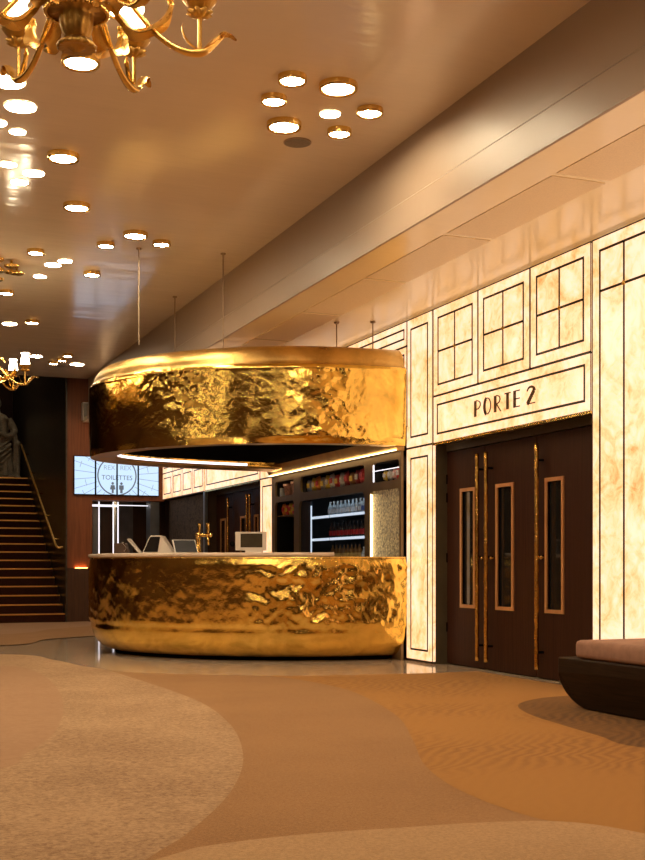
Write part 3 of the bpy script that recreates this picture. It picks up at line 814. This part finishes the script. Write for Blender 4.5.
# ------------------------------------------------------------------ things on the worktop
def at_slab(px, off=-.3):
    best = None
    for k in range(400):
        t = .2 + 1.5 * k / 400; p = ell(t, off)
        l = (p.x * CT - p.y * ST) / (p.x * ST + p.y * CT); e = abs(322.5 + F * l - px)
        if best is None or e < best[0]: best = (e, t, p)
    return best[2]
SZ = 1.210
RV = Vector((CT, -ST, 0)); FV = Vector((ST, CT, 0))    # right and forward seen from the hall entrance
def local(p, r, f, z): return Vector((p.x, p.y, 0)) + RV * r + FV * f + Vector((0, 0, z))
def wedge(mb, p, poly, f0, f1):
    n = len(poly)
    vs = [local(p, r, f0, z) for r, z in poly] + [local(p, r, f1, z) for r, z in poly]
    return mb.add(vs, [tuple(range(n - 1, -1, -1)), tuple(range(n, 2 * n))] + [(i, (i + 1) % n, n + (i + 1) % n, n + i) for i in range(n)])
p = at_slab(157)
T1 = empty('till_terminal', (p.x, p.y, SZ), 'pale wedge shaped till terminal with tilted dark screen on worktop', 'till')
wedge(MB(), p, [(-.16, SZ), (.20, SZ), (.065, SZ + .205), (-.06, SZ + .205), (-.075, SZ + .195)], -.10, .22).build('housing', M['white'], T1, bevel=.006)
sc = MB()
vs = [local(p, r, f, z) for f in (-.100, -.106) for r, z in ((-.145, SZ + .015), (.02, SZ + .015), (.05, SZ + .19), (-.065, SZ + .19))]
sc.add(vs, [(0, 1, 2, 3), (7, 6, 5, 4), (0, 4, 5, 1), (1, 5, 6, 2), (2, 6, 7, 3), (3, 7, 4, 0)]); sc.build('screen', M['screen'], T1)
p = at_slab(135.5)
T2 = empty('customer_display', (p.x, p.y, SZ), 'thin tilted tablet display leaning left of the wedge till', 'display')
wedge(MB(), p, [(.05, SZ), (.075, SZ), (-.07, SZ + .18), (-.09, SZ + .168)], -.08, .10).build('tablet', M['white'], T2, bevel=.004)
wedge(MB(), p, [(.0, SZ), (.10, SZ), (.09, SZ + .012), (.0, SZ + .012)], -.06, .08).build('foot', M['black'], T2)
p = at_slab(121)
T3 = empty('receipt_printer', (p.x, p.y, SZ), 'small dark receipt printer with curled white paper at left of worktop', 'printer')
wedge(MB(), p, [(-.08, SZ), (.09, SZ), (.09, SZ + .03), (.06, SZ + .13), (-.08, SZ + .13)], -.06, .12).build('housing', MM('dark_brown_plastic', (.10, .06, .045)), T3, bevel=.006)
pm_ = MB()
pp = [(.045 + .025 * math.sin(k * .5), .03 + k * .0125) for k in range(10)]
vs = []; fs = []
for r, z in pp: vs += [local(p, r, -.075, SZ + z), local(p, r + .012, -.02, SZ + z)]
for k in range(9): fs.append((2 * k, 2 * k + 1, 2 * k + 3, 2 * k + 2))
pm_.add(vs, fs).build('paper', M['white'], T3)
p = at_slab(186)
T4 = empty('tablet_till', (p.x, p.y, SZ), 'dark tilted touchscreen till with a pale edge beside beer tap', 'till')
f4 = MB(); q4 = [(-.165, .152), (.10, .152), (.15, .0), (-.115, .0)]
vs = [local(p, r, (-.10 if z < .05 else .02) + df, SZ + z + .002) for df in (0, .03) for r, z in q4]
f4.add(vs, [(0, 1, 2, 3), (7, 6, 5, 4), (0, 4, 5, 1), (1, 5, 6, 2), (2, 6, 7, 3), (3, 7, 4, 0)]); f4.build('bezel', M['white'], T4)
g4 = MB(); q4 = [(-.145, .147), (.095, .147), (.142, .008), (-.10, .008)]
vs = [local(p, r, (-.098 if z < .05 else .017) + df, SZ + z + .002) for df in (-.008, 0) for r, z in q4]
g4.add(vs, [(0, 1, 2, 3), (7, 6, 5, 4), (0, 4, 5, 1), (1, 5, 6, 2), (2, 6, 7, 3), (3, 7, 4, 0)]); g4.build('screen', MM('slate_screen', (.035, .037, .045), r=.5, spec=.2), T4)
p = at_slab(198, -.35)
T5 = empty('beer_tap', (p.x, p.y, SZ), 'polished brass beer tap column with two tall handles', 'beer tap')
MB().lathe([(.045, 0), (.045, .012), (.03, .02), (.027, .19), (.034, .20), (.034, .225), (.02, .24)], (p.x, p.y, SZ), 18).build('column', M['brass'], T5, smooth=True)
cb = MB().tube([local(p, -.03, 0, SZ + .205), local(p, .14, 0, SZ + .205)], .022, 12); cb.sphere(local(p, .14, 0, SZ + .205), .026); cb.build('cross_bar', M['brass'], T5, smooth=True)
for r in (.015, .115):
    tp_ = MB().tube([local(p, r, -.0, SZ + .20), local(p, r, -.06, SZ + .19), local(p, r + .012, -.08, SZ + .09)], [.014, .014, .010], 10).build('spout', M['brass'], T5, smooth=True)
    MB().tube([local(p, r, -.02, SZ + .22), local(p, r, -.02, SZ + .25), local(p, r, -.025, SZ + .33), local(p, r, -.025, SZ + .345)], [.010, .014, .020, .012], 10).build('tap_handle', M['brass'], T5, smooth=True)
p = at_slab(251)
T6 = empty('till_monitor', (p.x, p.y, SZ), 'pale framed till monitor with dark screen in front of far onyx pilaster', 'monitor')
f0 = -.05
wedge(MB(), p, [(-.175, SZ + .025), (.175, SZ + .025), (.175, SZ + .235), (-.175, SZ + .235)], f0, f0 + .03).build('frame', M['white'], T6, bevel=.006)
wedge(MB(), p, [(-.115, SZ + .06), (.13, SZ + .06), (.13, SZ + .215), (-.115, SZ + .215)], f0 - .004, f0 + .002).build('screen', MM('olive_screen', (.06, .05, .035), r=.15), T6)
wedge(MB(), p, [(-.06, SZ), (.12, SZ), (.12, SZ + .03), (-.06, SZ + .03)], f0 - .03, f0 + .10).build('foot', M['white'], T6)
mb = MB().tube([local(p, -.175, f0 + .01, SZ + .11), local(p, -.20, f0 + .01, SZ + .11)], .012, 8); mb.sphere(local(p, -.205, f0 + .01, SZ + .10), .032, 12); mb.build('barcode_reader', M['black'], T6, smooth=True)

# ------------------------------------------------------------------ carpet: one fitted carpet with inlaid fields
def G(px, py): q = onZ(px, py, 0); return Vector((q.x, q.y, 0))
cp = MB()
def field(poly, z, mi):
    n = len(poly); cp.add([(p.x, p.y, z) for p in poly], [tuple(range(n))], mi)
V3 = lambda x, y: Vector((x, y, 0))
edge = spline([V3(-5.4, 16.3), V3(-1, 15.9), G(0, 655), G(55, 661), G(110, 672), G(200, 675.5), G(300, 677), G(400, 675), G(435, 674), V3(5.915, 10.45)], 8)
base = edge + [V3(5.92, 8.45), V3(5.92, -4.9), V3(-5.4, -4.9)]
field(base, .010, 0)
n0 = len(base)
cp.add([(p.x, p.y, .0) for p in base] + [(p.x, p.y, .010) for p in base], [(i, (i + 1) % n0, n0 + (i + 1) % n0, n0 + i) for i in range(n0)], 0)
a_ = spline([G(55, 661), G(82, 667), G(110, 672), G(190, 699), G(228, 724), G(243, 756), G(232, 792), G(190, 834), G(150, 860), V3(.2, 3.0), V3(-1.2, 1.2)], 8)
ed2 = [p for p in edge if p.x < G(55, 661).x - .01]
field(ed2 + a_ + [V3(-5.3, 1.2)], .0112, 1)
field([V3(-5.2, 15.0), V3(-1, 14.6)] + spline([G(-20, 668), G(20, 668), G(48, 680), G(63, 703), G(56, 732), G(25, 756), G(-20, 775), V3(-1, 5.4), V3(-4, 4.0)], 6) + [V3(-5.2, 4.0)], .0122, 2)
c_ = spline([G(270, 677.5), G(300, 681), G(350, 692), G(395, 716), G(413, 742), G(424, 766), G(455, 790), G(520, 816), G(600, 834), G(660, 846), V3(3.0, 3.0), V3(3.4, 1.0)], 8)
ed3 = [p for p in edge if p.x > c_[0].x + .02]
field(c_ + [V3(5.9, 1.0), V3(5.9, 8.45)] + ed3[::-1], .0112, 3)
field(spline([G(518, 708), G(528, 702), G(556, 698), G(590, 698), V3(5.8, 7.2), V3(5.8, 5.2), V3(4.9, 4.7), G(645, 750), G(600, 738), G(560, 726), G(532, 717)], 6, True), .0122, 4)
e_ = spline([V3(-.2, 3.3), G(160, 862), G(210, 849), G(300, 838), G(400, 831), G(486, 825.5), G(567, 825), G(645, 837), V3(3.05, 3.2), V3(3.1, 2.0)], 8)
field(e_ + [V3(1.5, .5), V3(-.5, 1.8)], .0132, 5)
# the far field toward the stairs
bk = spline([V3(-5.4, 17.6), V3(-1, 17.2), G(0, 646), G(45, 640), G(92, 636.5), V3(4.3, 18.6)], 6) + [V3(4.5, 19.5), V3(4.45, 22.94), V3(3.98, 22.74), V3(-5.4, 22.74)]
field(bk, .010, 0)
bk2 = spline([V3(-5.4, 18.6), V3(-1, 18.6), G(0, 635), G(50, 630), G(92, 626.5)], 6) + [V3(4.45, 22.6), V3(3.98, 22.7), V3(-5.4, 22.7)]
field(bk2, .0112, 2)
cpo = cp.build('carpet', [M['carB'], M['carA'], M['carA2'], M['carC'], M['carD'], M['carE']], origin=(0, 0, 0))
for p_ in cpo.data.polygons:
    pass
bm = bmesh.new(); bm.from_mesh(cpo.data)
bmesh.ops.triangulate(bm, faces=bm.faces[:], ngon_method='BEAUTY')
for f in bm.faces:
    f.normal_update()
    if abs(f.normal.z) > .5 and f.normal.z < 0: f.normal_flip()
bm.to_mesh(cpo.data); bm.free()
tag(cpo, 'fitted carpet with flowing fields of beige, brown and orange', 'carpet', kind='structure')

# ------------------------------------------------------------------ bench
BN = empty('bench', (5.4, 5.6, .01), 'long dark wooden bench with mauve cushion below the onyx wall', 'bench')
def hull(y1, y0, x0, x1, z0, z1, r):
    mb = MB(); prof = []
    for k in range(11):
        a = PI / 2 * k / 10; prof.append((y1 - r + r * math.sin(a), z0 + r - r * math.cos(a)))
    prof += [(y1, z1), (y0, z1), (y0, z0)]
    n = len(prof)
    vs = [(x0 + .08 * (1 - min(1, (z - z0) / .25)) ** 1.5, y_, z) for y_, z in prof] + [(x1, y_, z) for y_, z in prof]
    return mb.add(vs, [tuple(range(n - 1, -1, -1)), tuple(range(n, 2 * n))] + [(i, (i + 1) % n, n + (i + 1) % n, n + i) for i in range(n)])
hull(7.55, 3.4, 4.95, 5.86, .015, .385, .26).build('base', M['bench'], BN, bevel=.012)
MB().box(4.965, 5.86, 3.45, 7.36, .386, .52).build('seat_cushion', M['cush'], BN, bevel=.035, smooth=True)

# ------------------------------------------------------------------ downlights
def downlight_parts(name, loc, r, rim):
    D = empty(name, loc); x, y_, z = loc
    if rim:
        MB().lathe([(r, 0), (r * 1.0, -.036), (r * .97, -.046), (r * .88, -.046), (r * .80, -.036), (r * .80, 0)], loc, 32, caps=False).build('brass_rim', M['brass'], D, smooth=False)
        MB().lathe([(r * .80, -.036), (r * .80, -.033)], loc, 32).build('diffuser', M['disc'], D)
    else:
        MB().lathe([(r, -.001), (r, -.009), (r * .93, -.009), (r * .93, -.001)], loc, 32, caps=False).build('trim_ring', M['white'], D)
        MB().lathe([(r * .93, -.010), (r * .93, -.004)], loc, 32).build('diffuser', M['disc'], D)
    return D
DL = [  # px, py, width px, rim, label
 (292.3, 79.2, 29, 1, 'gold rimmed downlight at upper left of the right cluster'), (338.3, 87.4, 39, 1, 'largest gold rimmed downlight at top of the right cluster'),
 (273.9, 100, 26, 1, 'leftmost gold rimmed downlight of the right cluster'), (284.1, 125.6, 35, 1, 'big gold rimmed downlight beside the round speaker grille'),
 (330.2, 113.3, 21, 0, 'rimless flush downlight in the middle of the right cluster'), (370, 112, 26.5, 1, 'gold rimmed downlight nearest the beam in the right cluster'),
 (339.4, 132.4, 24.5, 1, 'gold rimmed downlight lowest in the right cluster'),
 (80.7, 61.5, 39, 1, 'large gold rimmed downlight just below the near chandelier body'), (121, 11, 27, 1, 'gold rimmed downlight behind the right shade of the near chandelier'),
 (8, 81, 36, 0, 'large flush downlight behind the left arm of the near chandelier'), (20.5, 106, 33, 0, 'large flush downlight below the near chandelier left arm'),
 (-4, 122, 22, 0, 'flush downlight cut by the left edge of the photo'), (17.5, 131, 17, 0, 'small flush downlight below two large ones at upper left'),
 (8, 163.7, 18, 0, 'small flush downlight in the bright glow at left'), (33.5, 172.6, 22, 0, 'flush downlight at lower right of the left cluster'),
 (19.4, 181.6, 18, 0, 'small flush downlight lowest in the left cluster'), (63.3, 157, 32, 1, 'lone gold rimmed downlight between near chandelier and left cluster'),
 (76.7, 206.7, 27, 1, 'lone gold rimmed downlight above the blue ceiling reflection'), (135.4, 235, 25, 1, 'largest gold rimmed downlight above the gold canopy'),
 (105.7, 245, 18, 1, 'gold rimmed downlight left of the largest one over canopy'), (161.5, 243.5, 18, 1, 'gold rimmed downlight rightmost over the canopy left end'),
 (92, 274, 17, 1, 'gold rimmed downlight inside the blue ceiling reflection'), (35.7, 252, 17.5, 1, 'gold rimmed downlight beside the gold disc ceiling rose'),
 (52.8, 264.4, 17, 0, 'larger of two touching flush downlights near the ceiling rose'), (65, 260.6, 14.5, 0, 'smaller of two touching flush downlights near the ceiling rose'),
 (39.8, 276, 13.4, 0, 'small flush downlight below the touching pair'), (6.5, 292.6, 15, 1, 'gold rimmed downlight just below the ceiling rose'),
 (9.7, 323.5, 15, 0, 'flush downlight directly above the far chandelier shades'), (32.4, 322, 14, 1, 'gold rimmed downlight upper right of the far chandelier'),
 (36, 356, 13, 0, 'flush downlight peeking out behind the far chandelier right shade'), (53.2, 363, 10, 1, 'leftmost downlight of the farthest group'),
 (61.8, 360, 10, 1, 'middle downlight of the farthest group'), (68, 355.5, 10, 1, 'topmost downlight of the farthest group'), (77, 364, 14, 0, 'rightmost downlight of the farthest group')]
for px, py, w, rim, lab in DL:
    q = onZ(px, py, CEIL); dep = q.x * ST + q.y * CT
    q = onZ(px, py - (.022 * F / dep if rim else 0), CEIL); dep = q.x * ST + q.y * CT
    D = downlight_parts('downlight', tuple(q), w * dep / F / 2, rim)
    tag(D, lab, 'downlight', 'round downlights in the ceiling')
# unseen downlights added behind and left of the camera to brighten the hall
for i, (x, y_) in enumerate([(2.2, 4.6), (1.9, 5.2), (1.6, 5.6), (1.4, 3.9), (1.9, 3.4), (-1.4, 4.0), (-.8, 4.6), (-1.6, 7.5), (-1.0, 8.3), (-.5, 7.6), (3.2, 1.2), (2.5, .6), (.6, -1.0), (-1.2, -.4), (-2.6, 12.0), (-2.0, 12.7), (-1.2, 16.5)]):
    D = downlight_parts('downlight', (x, y_, CEIL), .13, 1)
    tag(D, 'unseen gold rimmed downlight added to brighten the near hall', 'downlight', 'added unseen downlights')
for px, py, w, lab in ((297.4, 142.3, 28, 'flat grey round speaker grille beside the big downlight'), (60, 366, 11, 'dim round speaker grille amid the farthest downlights')):
    q = onZ(px, py, CEIL); r = w * (q.x * ST + q.y * CT) / F / 2
    sp = empty('ceiling_speaker', q, lab, 'speaker')
    MB().lathe([(r, 0), (r, -.006), (r * .93, -.009)], q, 32, caps=False).build('bezel', M['beam'], sp)
    MB().lathe([(r * .93, -.009), (r * .93, -.004)], q, 32).build('grille', M['grille'], sp)

D = downlight_parts('downlight', (5.2, 25.4, 2.6), .11, 0)  # unseen lamp added to lift the dark corridor
tag(D, 'unseen small downlight added to light the corridor behind the toilet displays', 'downlight', 'added unseen downlights')
D = downlight_parts('downlight', (3.0, 26.6, 6.99), .13, 1)  # added out of view to brighten the stairs and statue
tag(D, 'unseen downlight added high above the stair landing to light the statue', 'downlight', 'added unseen downlights')
# ------------------------------------------------------------------ chandeliers
def chandelier(cx, cy, label, yaw):
    C = empty('chandelier', (cx, cy, 3.14), label, 'chandelier', 'gilded chandeliers')
    c0 = (cx, cy, 0)
    MB().lathe([(.12, 3.335), (.136, 3.318), (.132, 3.305), (.068, 3.302), (.068, 3.28), (.064, 3.245), (.055, 3.215), (.045, 3.20), (.04, 3.195)], c0, 48, mod=lambda w, i: 1 + (.05 * math.sin(12 * w) if 3 <= i <= 6 else 0)).build('fluted_cup', M['antbrass'], C, smooth=True)
    bd = MB()
    for k in range(36):
        w = 2 * PI * k / 36; bd.sphere((cx + .124 * math.cos(w), cy + .124 * math.sin(w), 3.299), .0095, 8)
    bd.build('beading', M['brass'], C, smooth=True)
    MB().lathe([(.03, 3.20), (.055, 3.19), (.078, 3.165), (.074, 3.155), (.05, 3.16), (.03, 3.155), (.012, 3.14)], c0, 60, mod=lambda w, i: 1 + (.07 * math.sin(15 * w) if i in (2, 3) else .02 * math.sin(15 * w))).build('leaf_ruffle', M['antbrass'], C, smooth=True)
    MB().lathe([(.115, 3.335), (.10, 3.36), (.06, 3.40), (.05, 3.48), (.085, 3.55), (.09, 3.62), (.05, 3.70), (.03, 3.76), (.045, 3.80), (.02, 3.84)], c0, 32).build('baluster', M['brass'], C, smooth=True)
    MB().tube([(cx, cy, 3.83), (cx, cy, CEIL)], .010, 10).build('stem', M['brass'], C)
    k = 0
    for rr, n in ((0, 1), (.17, 6), (.34, 11)):
        for j in range(n):
            w = 2 * PI * j / n + rr * 3; z = CEIL - .03 - .03 * ((j + n) % 3)
            x, y_ = cx + rr * math.cos(w) * 1.15, cy + rr * math.sin(w) * 1.15
            MB().lathe([(.07, z - .02), (.085, z - .012), (.085, z + .005), (.06, z + .012), (.015, z + .02), (.015, CEIL)], (x, y_, 0), 20).build('ceiling_rose_disc', M['brass'], C, smooth=True)
    for k in range(6):
        w = yaw + PI / 3 * k
        dr = Vector((math.sin(w), math.cos(w), 0)); sd = Vector((dr.y, -dr.x, 0))
        def P(r, z, s=0): return Vector((cx, cy, 0)) + dr * r + sd * s + Vector((0, 0, z))
        path = spline([P(.09, 3.40), P(.17, 3.415), P(.24, 3.33), P(.33, 3.235), P(.42, 3.185), P(.50, 3.18), P(.555, 3.215), P(.60, 3.255), P(.645, 3.262)], 6)
        n = len(path)
        A = MB().tube(path, [(.0135 if i < n * .7 else .0135 * (1 - (i / n - .7) / .31)) + .008 * math.exp(-((i / n - .62) / .12) ** 2) for i in range(n)], 10, flat=.75).build('arm', M['brass'], C, smooth=True)
        lf = MB()
        def leafstrip(pts, wid, cup=.35):
            pts = spline(pts, 6); m_ = len(pts); vs = []; fs = []
            for i, p in enumerate(pts):
                u = i / (m_ - 1); ww = wid * (math.sin(PI * min(1, u * .93 + .05)) ** .7) * (1 + .12 * math.sin(u * 22))
                tg = (pts[min(i + 1, m_ - 1)] - pts[max(0, i - 1)]).normalized(); nn = tg.cross(sd).normalized()
                for s_ in (-1, -.5, 0, .5, 1): vs.append(p + sd * (s_ * ww) + nn * (cup * ww * s_ * s_))
            for i in range(m_ - 1):
                for j in range(4): fs.append((i * 5 + j, i * 5 + j + 1, (i + 1) * 5 + j + 1, (i + 1) * 5 + j))
            b0 = len(vs); vs2 = [v + Vector((0, 0, -.003)) for v in vs]
            lf.add(vs, fs); lf.add(vs2, fs)
        leafstrip([P(.145, 3.36), P(.19, 3.30), P(.25, 3.262), P(.33, 3.30), P(.37, 3.36), P(.355, 3.40)], .042, .8)
        leafstrip([P(.42, 3.185), P(.50, 3.195), P(.55, 3.24), P(.59, 3.275), P(.63, 3.27), P(.655, 3.25)], .028)
        leafstrip([P(.50, 3.19), P(.45, 3.22), P(.425, 3.27), P(.43, 3.30)], .012)
        leafstrip([P(.12, 3.40), P(.15, 3.46), P(.20, 3.50), P(.25, 3.48), P(.27, 3.43)], .035, .8)
        lf.build('leaf', M['brass'], A, smooth=True)
        MB().tube([P(.50, 3.18), P(.50, 3.345)], .009, 10).build('lamp_stem', M['brass'], A)
        q = P(.50, 0)
        rs = MB().lathe([(.010, 3.325), (.03, 3.330), (.05, 3.345), (.045, 3.352), (.012, 3.345)], q, 40, mod=lambda w_, i: 1 + (.22 * math.sin(8 * w_) if i in (1, 2, 3) else 0))
        rs.build('leaf_rosette', M['antbrass'], A, smooth=True)
        MB().lathe([(.012, 3.35), (.045, 3.365), (.068, 3.395), (.072, 3.402), (.066, 3.402), (.045, 3.378), (.012, 3.368)], q, 60, mod=lambda w_, i: 1 + (.035 * math.sin(20 * w_) if i in (2, 3, 4) else 0)).build('drip_pan', M['antbrass'], A, smooth=True)
        MB().lathe([(.030, 3.385), (.050, 3.392), (.054, 3.42), (.047, 3.47), (.038, 3.505), (.037, 3.52), (.047, 3.54), (.044, 3.54), (.034, 3.52), (.034, 3.505)], q, 28, mod=lambda w_, i: 1 + (.05 * math.sin(7 * w_) if i in (6, 7) else 0)).build('glass_shade', M['shade'], A, smooth=True)
    return C
chandelier(.90, 4.87, 'large gilded chandelier with leaf arms at top left', TH + math.radians(18.5))
far = chandelier(1.56, 14.37, 'small looking distant gilded chandelier with white shades at left', TH + math.radians(30))

for x, y_ in ((-2.6, 10.0), (-2.8, 3.0), (1.6, -1.5)):  # unseen chandelier copies added to brighten ceiling and carpet
    dup(far, (x, y_, 3.14), 'unseen gilded chandelier copy added to brighten the hall')
# ------------------------------------------------------------------ ambience
W = bpy.data.worlds.new('world'); S.world = W; W.use_nodes = True
W.node_tree.nodes['Background'].inputs['Color'].default_value = (1, .75, .5, 1)
W.node_tree.nodes['Background'].inputs['Strength'].default_value = .05
S.view_settings.view_transform = 'Standard'; S.view_settings.look = 'None'
S.view_settings.exposure = 0.0; S.view_settings.gamma = 1; S.view_settings.use_curve_mapping = False
